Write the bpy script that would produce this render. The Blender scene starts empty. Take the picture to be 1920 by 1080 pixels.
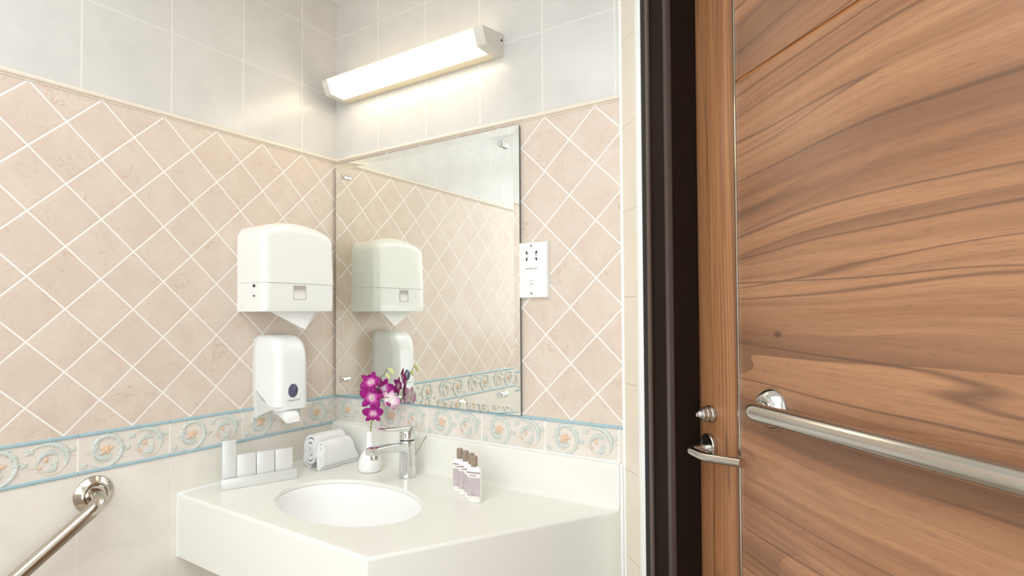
import bpy, bmesh, math, random
from mathutils import Vector, Matrix
PI = math.pi
R = math.radians
random.seed(7)
C = bpy.context.scene.collection

# ------------------------------------------------------------------ helpers
def lin(r, g, b):
    def f(c):
        c /= 255.0
        return c / 12.92 if c <= 0.04045 else ((c + 0.055) / 1.055) ** 2.4
    return (f(r), f(g), f(b), 1.0)

class MB:
    """collects shapes and links them as one mesh object"""
    def __init__(self):
        self.bm = bmesh.new()
    def add(self, verts, faces, M=None, mi=0):
        vs = [self.bm.verts.new((M @ Vector(v)) if M else Vector(v)) for v in verts]
        for f in faces:
            try:
                nf = self.bm.faces.new([vs[i] for i in f]); nf.material_index = mi
            except ValueError:
                pass
        return vs
    def box(self, lo, hi, bev=0.0, seg=2, M=None, mi=0):
        t = bmesh.new()
        bmesh.ops.create_cube(t, size=1.0)
        lo = Vector(lo); hi = Vector(hi)
        for v in t.verts:
            v.co = Vector((lo[i] + (v.co[i] + .5) * (hi[i] - lo[i]) for i in range(3)))
        if bev > 0:
            bmesh.ops.bevel(t, geom=t.edges[:], offset=bev, segments=seg, profile=.5, affect='EDGES')
        t.verts.ensure_lookup_table(); t.verts.index_update()
        self.add([v.co.copy() for v in t.verts], [[v.index for v in f.verts] for f in t.faces], M, mi)
        t.free()
        return self
    def rings(self, rings, closed=True, cap=True, M=None, mi=0):
        """loft through rings of equal length"""
        n = len(rings[0]); verts = []; faces = []
        for r in rings: verts += [tuple(p) for p in r]
        m = n if closed else n - 1
        for i in range(len(rings) - 1):
            for j in range(m):
                a = i * n + j; b = i * n + (j + 1) % n
                faces.append((a, b, b + n, a + n))
        if cap:
            faces.append(tuple(reversed(range(n))))
            k = (len(rings) - 1) * n
            faces.append(tuple(range(k, k + n)))
        self.add(verts, faces, M, mi)
        return self
    def lathe(self, prof, seg=40, M=None, cap=True, mi=0):
        rings = [[(r * math.cos(2 * PI * j / seg), r * math.sin(2 * PI * j / seg), z) for j in range(seg)] for r, z in prof]
        return self.rings(rings, True, cap, M, mi)
    def tube(self, pts, rad, seg=20, cap=True, flat=1.0, up=None, mi=0):
        pts = [Vector(p) for p in pts]
        if not isinstance(rad, (list, tuple)): rad = [rad] * len(pts)
        rings = []; prev = None
        for i, p in enumerate(pts):
            a = pts[max(i - 1, 0)]; b = pts[min(i + 1, len(pts) - 1)]
            t = (b - a).normalized()
            if up is not None:
                n = (Vector(up) - t * t.dot(Vector(up))).normalized()
            elif prev is None:
                n = t.orthogonal().normalized()
            else:
                n = (prev - t * t.dot(prev)).normalized()
            prev = n; s = t.cross(n)
            rings.append([p + (n * math.cos(2 * PI * j / seg) * flat + s * math.sin(2 * PI * j / seg)) * rad[i] for j in range(seg)])
        return self.rings(rings, True, cap, None, mi)
    def prism(self, poly, z0, z1, M=None, mi=0):
        return self.rings([[(x, y, z0) for x, y in poly], [(x, y, z1) for x, y in poly]], True, True, M, mi)
    def ball(self, c, r, M=None, u=16, v=10, mi=0):
        if not isinstance(r, (list, tuple)): r = (r, r, r)
        prof = []
        rings = []
        for i in range(v + 1):
            th = -PI / 2 + PI * i / v
            k = max(math.cos(th), 1e-3)
            rings.append([(c[0] + r[0] * k * math.cos(2 * PI * j / u), c[1] + r[1] * k * math.sin(2 * PI * j / u), c[2] + r[2] * math.sin(th)) for j in range(u)])
        return self.rings(rings, True, True, M, mi)
    def build(self, name, mats, parent=None, smooth=35, loc=None):
        bm = self.bm
        bmesh.ops.recalc_face_normals(bm, faces=bm.faces[:])
        me = bpy.data.meshes.new(name)
        bm.to_mesh(me); bm.free()
        for m in (mats if isinstance(mats, (list, tuple)) else [mats]): me.materials.append(m)
        if smooth:
            me.polygons.foreach_set('use_smooth', [True] * len(me.polygons))
            me.set_sharp_from_angle(angle=R(smooth))
        me.update()
        o = bpy.data.objects.new(name, me); C.objects.link(o)
        if parent is not None: o.parent = parent
        if loc is not None: o.location = loc
        return o

def thing(name, label, cat, loc=(0, 0, 0), rotz=0, group=None):
    o = bpy.data.objects.new(name, None); C.objects.link(o)
    o.empty_display_size = .05
    o.location = loc; o.rotation_euler = (0, 0, rotz)
    tag(o, label, cat, group)
    return o
def tag(o, label, cat, group=None):
    o['label'] = label; o['category'] = cat
    if group: o['group'] = group
def struct(o, label=None, cat=None):
    o['kind'] = 'structure'
    if label: o['label'] = label
    if cat: o['category'] = cat
    return o
def text_mesh(name, body, size, mat, parent, M):
    cu = bpy.data.curves.new(name, 'FONT'); cu.body = body; cu.size = size
    cu.align_x = 'CENTER'; cu.align_y = 'CENTER'; cu.extrude = 0.0001
    t = bpy.data.objects.new(name, cu); C.objects.link(t)
    bpy.context.view_layer.update()
    me = bpy.data.meshes.new_from_object(t)
    bpy.data.objects.remove(t); bpy.data.curves.remove(cu)
    me.transform(M); me.materials.clear(); me.materials.append(mat)
    o = bpy.data.objects.new(name, me); C.objects.link(o); o.parent = parent
    return o
def smoothpath(pts, n=8):
    """Catmull-Rom through points"""
    P = [Vector(p) for p in pts]; P = [P[0] * 2 - P[1]] + P + [P[-1] * 2 - P[-2]]
    out = []
    for i in range(1, len(P) - 2):
        for k in range(n):
            t = k / n
            a, b, c, d = P[i - 1], P[i], P[i + 1], P[i + 2]
            out.append(0.5 * ((2 * b) + (c - a) * t + (2 * a - 5 * b + 4 * c - d) * t * t + (3 * b - a - 3 * c + d) * t ** 3))
    out.append(P[-2])
    return out
def bendpath(pts, r, n=8):
    """polyline with rounded corners"""
    P = [Vector(p) for p in pts]; out = [P[0]]
    for i in range(1, len(P) - 1):
        a = (P[i - 1] - P[i]).normalized(); b = (P[i + 1] - P[i]).normalized()
        s = P[i] + a * r; e = P[i] + b * r
        for k in range(n + 1):
            t = k / n
            out.append(s * (1 - t) ** 2 + P[i] * 2 * t * (1 - t) + e * t * t)
    out.append(P[-1])
    return out

# ------------------------------------------------------------------ node helpers
class NT:
    def __init__(self, name):
        self.m = bpy.data.materials.new(name); self.m.use_nodes = True
        self.t = self.m.node_tree; self.n = self.t.nodes; self.l = self.t.links
        self.b = self.n['Principled BSDF']
    def link(self, a, b): self.l.new(a, b)
    def set(self, sock, v):
        if hasattr(v, 'is_output'): self.l.new(v, sock)
        else: sock.default_value = v
    def math(self, op, a, b=None, c=None):
        n = self.n.new('ShaderNodeMath'); n.operation = op
        for i, v in enumerate((a, b, c)):
            if v is not None: self.set(n.inputs[i], v)
        return n.outputs[0]
    def coords(self):
        tc = self.n.new('ShaderNodeTexCoord'); s = self.n.new('ShaderNodeSeparateXYZ')
        self.l.new(tc.outputs['Object'], s.inputs[0])
        return tc.outputs['Object'], s.outputs[0], s.outputs[1], s.outputs[2]
    def comb(self, x, y, z):
        n = self.n.new('ShaderNodeCombineXYZ')
        for i, v in enumerate((x, y, z)): self.set(n.inputs[i], v)
        return n.outputs[0]
    def noise(self, vec, scale, detail=3, rough=.5, dist=0):
        n = self.n.new('ShaderNodeTexNoise')
        n.inputs['Scale'].default_value = scale; n.inputs['Detail'].default_value = detail
        n.inputs['Roughness'].default_value = rough; n.inputs['Distortion'].default_value = dist
        self.l.new(vec, n.inputs['Vector'])
        return n.outputs[0]
    def white(self, vec):
        n = self.n.new('ShaderNodeTexWhiteNoise'); n.noise_dimensions = '3D'
        self.l.new(vec, n.inputs['Vector']); return n.outputs['Value']
    def step(self, v, a, b, to0=0., to1=1.):
        n = self.n.new('ShaderNodeMapRange'); n.interpolation_type = 'SMOOTHSTEP'
        self.set(n.inputs['Value'], v)
        n.inputs['From Min'].default_value = a; n.inputs['From Max'].default_value = b
        n.inputs['To Min'].default_value = to0; n.inputs['To Max'].default_value = to1
        return n.outputs['Result']
    def mix(self, f, a, b, blend='MIX'):
        n = self.n.new('ShaderNodeMix'); n.data_type = 'RGBA'; n.blend_type = blend
        self.set(n.inputs['Factor'], f); self.set(n.inputs['A'], a) if False else None
        ins = [s for s in n.inputs if s.type == 'RGBA']
        self.set(ins[0], a); self.set(ins[1], b)
        return [s for s in n.outputs if s.type == 'RGBA'][0]
    def ramp(self, f, stops):
        n = self.n.new('ShaderNodeValToRGB'); self.l.new(f, n.inputs[0])
        e = n.color_ramp.elements
        while len(e) < len(stops): e.new(.5)
        for i, (p, c) in enumerate(stops): e[i].position = p; e[i].color = c
        return n.outputs[0]
    def bump(self, h, strength=.3, dist=.001):
        n = self.n.new('ShaderNodeBump'); n.inputs['Strength'].default_value = strength
        n.inputs['Distance'].default_value = dist
        self.l.new(h, n.inputs['Height']); self.l.new(n.outputs[0], self.b.inputs['Normal'])
    def out(self, color=None, rough=None, metal=None, spec=None, coat=None):
        if color is not None: self.set(self.b.inputs['Base Color'], color)
        if rough is not None: self.set(self.b.inputs['Roughness'], rough)
        if metal is not None: self.set(self.b.inputs['Metallic'], metal)
        if spec is not None: self.set(self.b.inputs['Specular IOR Level'], spec)
        if coat is not None: self.set(self.b.inputs['Coat Weight'], coat)
        return self.m

def plain(name, col, rough=.4, metal=0., spec=.5, var=.04, scale=30, bump=0., bscale=200, coat=0.):
    k = NT(name); vec, x, y, z = k.coords()
    nz = k.noise(vec, scale)
    c2 = tuple(max(0, c * (1 - var * 2)) for c in col[:3]) + (1,)
    col_ = k.mix(nz, col, c2)
    if bump > 0: k.bump(k.noise(vec, bscale, 4, .6), bump, .001)
    return k.out(col_, rough, metal, spec, coat)

# ------------------------------------------------------------------ measured places
Z0 = 1.8093          # top of the diamond tiling
BT, BB = 1.027, .938  # border band
CEIL = 2.361
CW = 1.0127          # where the mirror wall ends and the slanted door wall begins
ZC = .836            # counter top
H = .0707107

# ------------------------------------------------------------------ materials
def m_rect(name, axis, a0, z0, w, h, tile, grout, gw=.0022, soft=.0012, cloud=.03, rough=.22, bump=.25, hz=1.0, zmin=None):
    k = NT(name); vec, x, y, z = k.coords()
    a = {'x': x, 'y': y}.get(axis, None)
    if a is None: a = k.math('MULTIPLY', k.math('SUBTRACT', x, y), .70710678)
    u = k.math('DIVIDE', k.math('SUBTRACT', a, a0), w)
    v = k.math('DIVIDE', k.math('SUBTRACT', z, z0), h)
    du = k.math('MULTIPLY', k.math('PINGPONG', u, .5), w)
    dv = k.math('MULTIPLY', k.math('PINGPONG', v, .5), h)
    gh = k.math('MULTIPLY', k.step(dv, gw / 2, gw / 2 + soft, 1, 0), hz)
    if zmin is not None: gh = k.math('MULTIPLY', gh, k.math('GREATER_THAN', z, zmin))
    g = k.math('MAXIMUM', k.step(du, gw / 2, gw / 2 + soft, 1, 0), gh)
    nz = k.noise(vec, 9, 5, .6)
    cell = k.white(k.comb(k.math('FLOOR', u), k.math('FLOOR', v), 3.0))
    dark = tuple(c * (1 - cloud * 3) for c in tile[:3]) + (1,)
    f = k.math('ADD', k.math('MULTIPLY', k.step(nz, .35, .7), .7), k.math('MULTIPLY', cell, .3))
    c = k.mix(f, tile, dark)
    c = k.mix(g, c, grout)
    k.bump(k.math('SUBTRACT', k.math('MULTIPLY', nz, .12), g), bump, .0012)
    return k.out(c, k.math('ADD', k.math('MULTIPLY', g, .4), rough), 0, .5)

def m_diamond(name, axis, a0, z0):
    k = NT(name); vec, x, y, z = k.coords()
    a = {'x': x, 'y': y}[axis]
    ku = k.math('DIVIDE', k.math('SUBTRACT', a, a0), 2 * H)
    mv = k.math('DIVIDE', k.math('SUBTRACT', z0, z), 2 * H)
    p = k.math('ADD', ku, mv); q = k.math('SUBTRACT', ku, mv)
    d = k.math('MINIMUM', k.math('PINGPONG', p, .5), k.math('PINGPONG', q, .5))
    g = k.step(d, .012, .024, 1, 0)
    edge = k.step(d, .02, .07, 1, 0)
    cid = k.comb(k.math('FLOOR', p), k.math('FLOOR', q), 1.7)
    cell = k.white(cid)
    off = k.n.new('ShaderNodeVectorMath'); off.operation = 'MULTIPLY_ADD'
    k.l.new(cid, off.inputs[0]); off.inputs[1].default_value = (7.3, 3.1, 5.7); k.l.new(vec, off.inputs[2])
    pv = off.outputs[0]
    n1 = k.noise(pv, 11, 5, .6); n2 = k.noise(pv, 70, 3, .5)
    vein = k.math('ABSOLUTE', k.math('SUBTRACT', k.noise(pv, 26, 4, .62, 1.2), .5))
    vein = k.math('MULTIPLY', k.step(vein, .003, .016, 1, 0), k.step(k.noise(pv, 13, 2), .52, .66))
    base = k.mix(k.step(n1, .35, .68), lin(225, 210, 196), lin(218, 199, 184))
    base = k.mix(k.math('MULTIPLY', k.step(n2, .45, .7), .25), base, lin(209, 189, 173))
    base = k.mix(k.math('MULTIPLY', cell, .35), base, lin(219, 202, 187))
    base = k.mix(k.math('MULTIPLY', vein, .55), base, lin(186, 150, 124))
    base = k.mix(k.math('MULTIPLY', edge, .18), base, lin(208, 188, 171))
    c = k.mix(g, base, lin(246, 243, 238))
    k.bump(k.math('ADD', k.math('MULTIPLY', edge, -.5), k.math('SUBTRACT', k.math('MULTIPLY', n2, .08), k.math('MULTIPLY', g, .5))), .35, .0015)
    return k.out(c, k.math('ADD', k.math('MULTIPLY', g, .3), .3), 0, .5)

UP = lin(218, 215, 211); UPG = lin(232, 229, 225)
M = {}
M['upL'] = m_rect('upper_tile_left', 'y', -.139, 2.0355, .2025, .2, UP, UPG, hz=.55, zmin=1.9)
M['upR'] = m_rect('upper_tile_back', 'x', -.002, 2.0355, .2, .2, UP, UPG, hz=.55, zmin=1.9)
M['diaL'] = m_diamond('diamond_tile_left', 'y', -.1374, Z0)
M['diaR'] = m_diamond('diamond_tile_back', 'x', .803, Z0)
LOW = lin(242, 236, 227)
M['lowL'] = m_rect('lower_tile_left', 'y', -.139, .728, .2025, .210, LOW, lin(236, 231, 223), cloud=.035)
M['lowR'] = m_rect('lower_tile_back', 'x', -.002, .728, .2, .210, LOW, lin(236, 231, 223))
M['border'] = m_rect('border_tile', 'y', -.139, .5, .2025, 3, lin(233, 225, 216), lin(246, 243, 238), cloud=.02)
M['borderR'] = m_rect('border_tile_back', 'x', -.002, .5, .2, 3, lin(233, 225, 216), lin(246, 243, 238), cloud=.02)
M['bull'] = m_rect('edge_tile', 'd', 5.0, .9315, 20, .202, lin(236, 226, 209), lin(205, 190, 170), gw=.001, soft=.001, cloud=.02)
M['trim'] = plain('trim_cream', lin(240, 229, 213), .25, var=.03)
M['white_caulk'] = plain('white_sealant', lin(247, 248, 247), .35, var=.01)
M['paint'] = plain('ceiling_paint', lin(240, 238, 234), .8, var=.01)
M['floor'] = m_rect('floor_tile', 'x', 0, -5, .3, 20, lin(196, 184, 168), lin(170, 160, 150))
M['blue'] = plain('blue_liner_glaze', lin(174, 203, 213), .18, var=.09, scale=60, coat=.4)
M['aqua'] = plain('aqua_relief', lin(219, 225, 219), .22, var=.07, scale=160, bump=.35, bscale=420)
M['cream_relief'] = plain('cream_relief', lin(234, 220, 202), .25, var=.06, scale=90)
M['orange'] = plain('orange_relief', lin(241, 208, 178), .25, var=.08, scale=150)
M['solid'] = plain('ivory_solid_surface', lin(241, 240, 233), .26, var=.01, scale=8)
M['ceramic'] = plain('white_ceramic', lin(250, 250, 249), .12, var=.005, coat=.5)
M['basin'] = plain('basin_white', lin(251, 251, 250), .42, spec=.35, var=.005)
M['abs'] = plain('white_plastic', lin(243, 244, 240), .28, var=.01, coat=.2)
M['abs_cool'] = plain('cool_white_plastic', lin(243, 245, 244), .26, var=.01, coat=.2)
M['abs_grey'] = plain('pale_grey_plastic', lin(226, 226, 221), .35, var=.02)
M['dark'] = plain('dark_hole', lin(40, 38, 36), .6, var=.05)
M['grey_print'] = plain('grey_print', lin(120, 120, 122), .5, var=.03)
M['black_print'] = plain('black_print', lin(50, 50, 54), .5, var=.03)
M['purple_window'] = plain('tinted_window', lin(92, 88, 118), .12, var=.08, coat=.5)
M['paper'] = plain('white_paper', lin(248, 248, 246), .9, var=.015, bump=.1)
M['towel'] = plain('white_terry', lin(249, 249, 249), .95, spec=.1, var=.015, bump=.9, bscale=900)
M['chrome'] = plain('polished_chrome', lin(225, 226, 226), .06, 1., var=.01)
M['nickel'] = plain('warm_nickel', lin(205, 196, 184), .14, 1., var=.03)
M['satin'] = None
M['capbrown'] = plain('taupe_cap', lin(162, 142, 124), .3, var=.08, coat=.3)
M['bottle'] = plain('white_bottle', lin(249, 249, 248), .3, var=.01, coat=.2)
M['frame_dark'] = plain('dark_brown_paint', lin(36, 25, 20), .6, spec=.06, var=.12, scale=14, bump=.08, bscale=60)
M['frame_lit'] = plain('brown_bevel_lit', lin(96, 80, 71), .5, spec=.25, var=.1, scale=20)  # frame brown lightened to paint in the light caught by the slanted strip
M['gasket'] = plain('worn_black_sealant', lin(36, 32, 30), .8, var=.3, scale=60, bump=.8, bscale=90)
M['lamp_body'] = plain('lamp_enamel', lin(224, 221, 212), .4, var=.02)
M['lamp_cream'] = plain('lamp_cream', lin(250, 236, 206), .4, var=.02)
M['green_stem'] = plain('green_stem', lin(150, 168, 78), .4, var=.15, scale=120)
M['dull_stem'] = plain('dull_green_stem', lin(96, 104, 72), .45, var=.15, scale=120)
M['bud'] = plain('pale_green_bud', lin(222, 224, 158), .4, var=.1, scale=100)
M['lip'] = plain('cream_orchid_lip', lin(238, 214, 200), .45, var=.1, scale=200)
M['copper'] = plain('groove_bare_wood', lin(196, 126, 66), .5, var=.15, scale=60)

def brushed(name, col, rough, axis, metal=1.0):
    k = NT(name); vec, x, y, z = k.coords()
    s = {'x': (2, 200, 200), 'y': (200, 2, 200), 'z': (200, 200, 2)}[axis]
    mp = k.n.new('ShaderNodeVectorMath'); mp.operation = 'MULTIPLY'
    k.l.new(vec, mp.inputs[0]); mp.inputs[1].default_value = s
    nz = k.noise(mp.outputs[0], 4, 3, .6)
    c = k.mix(nz, col, tuple(v * .86 for v in col[:3]) + (1,))
    k.bump(nz, .08, .0005)
    return k.out(c, k.math('ADD', k.math('MULTIPLY', nz, .12), rough), metal)
M['satin'] = brushed('satin_steel', lin(206, 202, 196), .14, 'x')
M['brushed'] = brushed('brushed_aluminium', lin(238, 239, 238), .34, 'x', .35)
M['brushed_v'] = brushed('brushed_aluminium_upright', lin(234, 236, 235), .34, 'z', .35)

def m_mirror():
    k = NT('mirror_silver')
    vec, x, y, z = k.coords()
    c = k.mix(k.noise(vec, 2), lin(246, 248, 243), lin(244, 246, 241))
    return k.out(c, .008, 1.)
M['mirror'] = m_mirror()
M['mirror_edge'] = plain('mirror_edge_glass', lin(88, 100, 98), .2, var=.1)

def m_lamp():
    k = NT('lit_diffuser'); vec, x, y, z = k.coords()
    k.set(k.b.inputs['Base Color'], lin(250, 245, 235))
    c = k.mix(k.noise(vec, 6), (1, .87, .64, 1), (1, .89, .68, 1))
    k.set(k.b.inputs['Emission Color'], c); k.b.inputs['Emission Strength'].default_value = 6.3
    return k.m
M['lamp'] = m_lamp()

def m_wood(name, vertical=False, tone=0):
    k = NT(name); vec, x, y, z = k.coords()
    al, ac = (z, x) if vertical else (x, z)       # along the grain, across it
    # slow bending of the figure
    bend = k.noise(k.comb(k.math('MULTIPLY', al, .8), 4.2, k.math('MULTIPLY', ac, 1.3)), 1.5, 2, .4)
    acw = k.math('ADD', ac, k.math('MULTIPLY', k.math('SUBTRACT', bend, .5), .10 if not vertical else .03))
    def n(sa, sc, det=3, rough=.55, seed=0.):
        return k.noise(k.comb(k.math('MULTIPLY', al, sa), seed, k.math('MULTIPLY', acw, sc)), 1.0, det, rough)
    V = 1 if not vertical else 3.2
    field = n(.42, 3.6 * V, 1, .4, 2.3)                     # growth figure
    saw = k.math('FRACT', k.math('MULTIPLY', field, 21.0))
    ring = k.math('POWER', saw, 3.0)
    rmask = k.step(n(.5, 6 * V, 2, .5, 11.3), .40, .66)
    broad = n(.42, 15 * V, 3, .55, 1.3)
    mid = n(1.8, 75 * V, 3, .6, 7.9)
    fine = n(14, 420, 3, .6, 3.3)
    pore = n(34, 760, 2, .5, 9.1)
    line = k.math('MINIMUM', k.math('ABSOLUTE', k.math('SUBTRACT', n(.30, 11 * V, 1, .4, 5.7), .5)), k.math('ABSOLUTE', k.math('SUBTRACT', n(.35, 16 * V, 2, .4, 25.7), .56)))
    if tone == 0:
        L_, M_, D_, K_ = lin(182, 134, 99), lin(160, 114, 82), lin(122, 87, 66), lin(84, 59, 48)
    else:
        L_, M_, D_, K_ = lin(176, 124, 83), lin(156, 106, 68), lin(124, 81, 52), lin(84, 56, 40)
    c = k.ramp(broad, [(.32, D_), (.46, M_), (.60, L_), (.72, M_)])
    c = k.mix(k.math('MULTIPLY', k.math('MULTIPLY', ring, rmask), .60), c, lin(100, 70, 54))
    c = k.mix(k.math('MULTIPLY', k.step(mid, .42, .70), .38), c, D_)
    c = k.mix(k.math('MULTIPLY', k.step(line, .0, .013, 1, 0), .6), c, K_)
    c = k.mix(k.math('MULTIPLY', k.step(fine, .46, .68), .20), c, lin(120, 82, 60))
    c = k.mix(k.math('MULTIPLY', k.step(pore, .58, .70), .30), c, K_)
    if not vertical:   # a small knot
        dx = k.math('DIVIDE', k.math('SUBTRACT', x, .462), .011); dz = k.math('DIVIDE', k.math('SUBTRACT', z, 1.263), .0065)
        dk = k.math('SQRT', k.math('ADD', k.math('MULTIPLY', dx, dx), k.math('MULTIPLY', dz, dz)))
        c = k.mix(k.math('MULTIPLY', k.step(dk, .25, 1.3, 1, 0), .75), c, lin(78, 54, 42))
    k.bump(fine, .05, .0005)
    return k.out(c, k.math('ADD', k.math('MULTIPLY', fine, .1), .34), 0, .45)
M['wood'] = m_wood('walnut_horizontal')
M['woodv'] = m_wood('walnut_vertical', True, 1)

def m_petal():
    k = NT('magenta_orchid_petal')
    a = k.n.new('ShaderNodeAttribute'); a.attribute_name = 'rad'
    vec, x, y, z = k.coords()
    f = k.math('ADD', a.outputs['Fac'], k.math('MULTIPLY', k.math('SUBTRACT', k.noise(vec, 160, 3), .5), .25))
    c = k.ramp(f, [(.10, lin(246, 232, 238)), (.30, lin(206, 110, 180)), (.46, lin(166, 18, 130)), (1., lin(140, 0, 110))])
    m = k.out(c, .45, 0, .3)
    k.b.inputs['Subsurface Weight'].default_value = 0.
    return m
M['petal'] = m_petal()
def m_petal_pale():
    k = NT('pale_orchid_petal')
    a = k.n.new('ShaderNodeAttribute'); a.attribute_name = 'rad'
    vec, x, y, z = k.coords()
    f = k.math('ADD', a.outputs['Fac'], k.math('MULTIPLY', k.math('SUBTRACT', k.noise(vec, 160, 3), .5), .2))
    c = k.ramp(f, [(.3, lin(246, 236, 236)), (.7, lin(226, 178, 206)), (1., lin(176, 52, 140))])
    return k.out(c, .45, 0, .3)
M['petal_pale'] = m_petal_pale()

def m_label():
    # fine lines of print on a lilac grey label; local x across, z up (metres)
    k = NT('printed_label'); vec, x, y, z = k.coords()
    rows = k.step(k.math('PINGPONG', k.math('DIVIDE', z, .0026), .5), .24, .36)
    words = k.step(k.noise(k.comb(k.math('MULTIPLY', x, 900), 0.0, k.math('MULTIPLY', k.math('FLOOR', k.math('DIVIDE', z, .0026)), 7.7)), 1.0, 2), .38, .5)
    band = k.math('MULTIPLY', k.step(z, .033, .0335), k.step(z, .0565, .057, 1, 0))
    txt = k.math('MULTIPLY', k.math('MULTIPLY', rows, words), band)
    c = k.mix(k.noise(vec, 60), lin(206, 194, 196), lin(196, 183, 187))
    c = k.mix(k.math('MULTIPLY', txt, .5), c, lin(140, 124, 130))
    topw = k.math('MULTIPLY', k.step(z, .0605, .061), k.step(z, .0695, .070, 1, 0))
    c = k.mix(topw, c, lin(240, 236, 230))
    botw = k.step(z, .0145, .015, 1, 0)
    c = k.mix(botw, c, lin(240, 236, 226))
    head = k.step(z, .0708, .071)
    c = k.mix(k.math('MULTIPLY', head, .8), c, lin(140, 130, 130))
    return k.out(c, .45)
M['label'] = m_label()

# ------------------------------------------------------------------ the room shell
def wall_panel(name, a, b, zs, mats):
    """upright wall from a to b (xy) split into bands of tiling"""
    mb = MB()
    for i, (z0, z1) in enumerate(zip(zs[:-1], zs[1:])):
        mb.add([(a[0], a[1], z0), (b[0], b[1], z0), (b[0], b[1], z1), (a[0], a[1], z1)], [(0, 1, 2, 3)], None, i)
    return struct(mb.build(name, mats, smooth=0))
YB = -2.7
zs = [0, BB, BT, Z0 + .004, CEIL]
wall_panel('wall_left', (0, YB), (0, 0), zs, [M['lowL'], M['border'], M['diaL'], M['upL']])
wall_panel('wall_back', (0, 0), (CW, 0), zs, [M['lowR'], M['borderR'], M['diaR'], M['upR']])
S2 = math.sqrt(.5)
def Wd(t, off, z=0): return (CW + (t + off) * S2, (-t + off) * S2, z)
XR = Wd(1.28, 0)
mb = MB()
mb.add([Wd(0, 0, 0), Wd(.0845, 0, 0), Wd(.0845, 0, CEIL), Wd(0, 0, CEIL)], [(0, 1, 2, 3)], None, 0)
mb.add([Wd(.0845, 0, 2.16), Wd(1.28, 0, 2.16), Wd(1.28, 0, CEIL), Wd(.0845, 0, CEIL)], [(0, 1, 2, 3)], None, 1)
mb.add([Wd(1.2, 0, 0), Wd(1.28, 0, 0), Wd(1.28, 0, 2.16), Wd(1.2, 0, 2.16)], [(0, 1, 2, 3)], None, 1)
struct(mb.build('wall_diagonal', [M['bull'], M['paint']], smooth=0))
wall_panel('wall_right', (XR[0], XR[1]), (XR[0], YB), [0, CEIL], [M['paint']])
wall_panel('wall_front', (XR[0], YB), (0, YB), [0, CEIL], [M['paint']])
poly = [(0, 0), (CW, 0), (XR[0], XR[1]), (XR[0], YB), (0, YB)]
mb = MB(); mb.add([(x, y, 0) for x, y in poly], [tuple(range(5))]); struct(mb.build('floor', M['floor'], smooth=0))
mb = MB(); mb.add([(x, y, CEIL) for x, y in poly], [tuple(reversed(range(5)))]); struct(mb.build('ceiling', M['paint'], smooth=0))

# moulding above the diamond tiles
def moulding_prof(d, zlo, zhi, n=8):
    r = [(0, zlo)]
    for i in range(n + 1):
        th = -PI / 2 + PI * i / n
        r.append((d * math.cos(th) ** .8 if math.cos(th) > 1e-6 else 0, (zlo + zhi) / 2 + (zhi - zlo) / 2 * math.sin(th)))
    r.append((0, zhi))
    return r
def strip_left(mb, prof, y0, y1): mb.rings([[(d, y, z) for d, z in prof] for y in (y0, y1)], True, True)
def strip_back(mb, prof, x0, x1): mb.rings([[(x, -d, z) for d, z in prof] for x in (x0, x1)], True, True)
mb = MB(); strip_left(mb, moulding_prof(.006, Z0 + .003, Z0 + .0145), YB, 0); strip_left(mb, moulding_prof(.003, Z0 - .0015, Z0 + .002), YB, 0)
struct(mb.build('trim_1', M['trim']))
mb = MB(); strip_back(mb, moulding_prof(.006, Z0 + .003, Z0 + .0145), 0.006, CW - .003); strip_back(mb, moulding_prof(.003, Z0 - .0015, Z0 + .002), .004, CW - .003)
struct(mb.build('trim_2', M['trim']))

# border band: blue liners and scroll relief, built once per tile kind then copied
def spiral(mb, c, a0, sweep, rad, thick, mi=0, n=40):
    pts = []; th = []
    for i in range(n + 1):
        f = i / n
        a = a0 + sweep * f
        def lerp(L):
            s = f * (len(L) - 1); j = min(int(s), len(L) - 2); return L[j] + (L[j + 1] - L[j]) * (s - j)
        r = lerp(rad)
        pts.append((c[0] + r * math.cos(a), -.0006, c[1] + r * 1.05 * math.sin(a))); th.append(max(lerp(thick) * .86, .0004))
    mb.tube(pts, th, seg=10, flat=.7, up=(0, -1, 0))
    for i in range(2, n - 1, 3):
        if th[i] > .0022:
            p = Vector(pts[i]); q = Vector(pts[i + 1]) - Vector(pts[i - 1]); t = q.normalized(); nr = Vector((t.z, 0, -t.x))
            for sg in (-1, 1):
                w_ = th[i]
                cpt = p + nr * sg * w_ * .85
                an = math.atan2(t.z, t.x) + sg * .6
                T = Matrix.Translation(cpt) @ Matrix.Rotation(-an, 4, 'Y')
                mb.ball((0, 0, 0), (w_ * 1.0, w_ * .75, w_ * .42), T, u=8, v=5)
def leaf_cluster(mb, c, s, rnd):
    for dx, dz, r in ((-.6, .45, .55), (.5, .5, .6), (-.5, -.45, .6), (.6, -.4, .5), (0, 0, .7)):
        mb.ball((c[0] + dx * s, -.0008, c[1] + dz * s), (r * s, .0018, r * s * .8), u=10, v=6)
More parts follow.
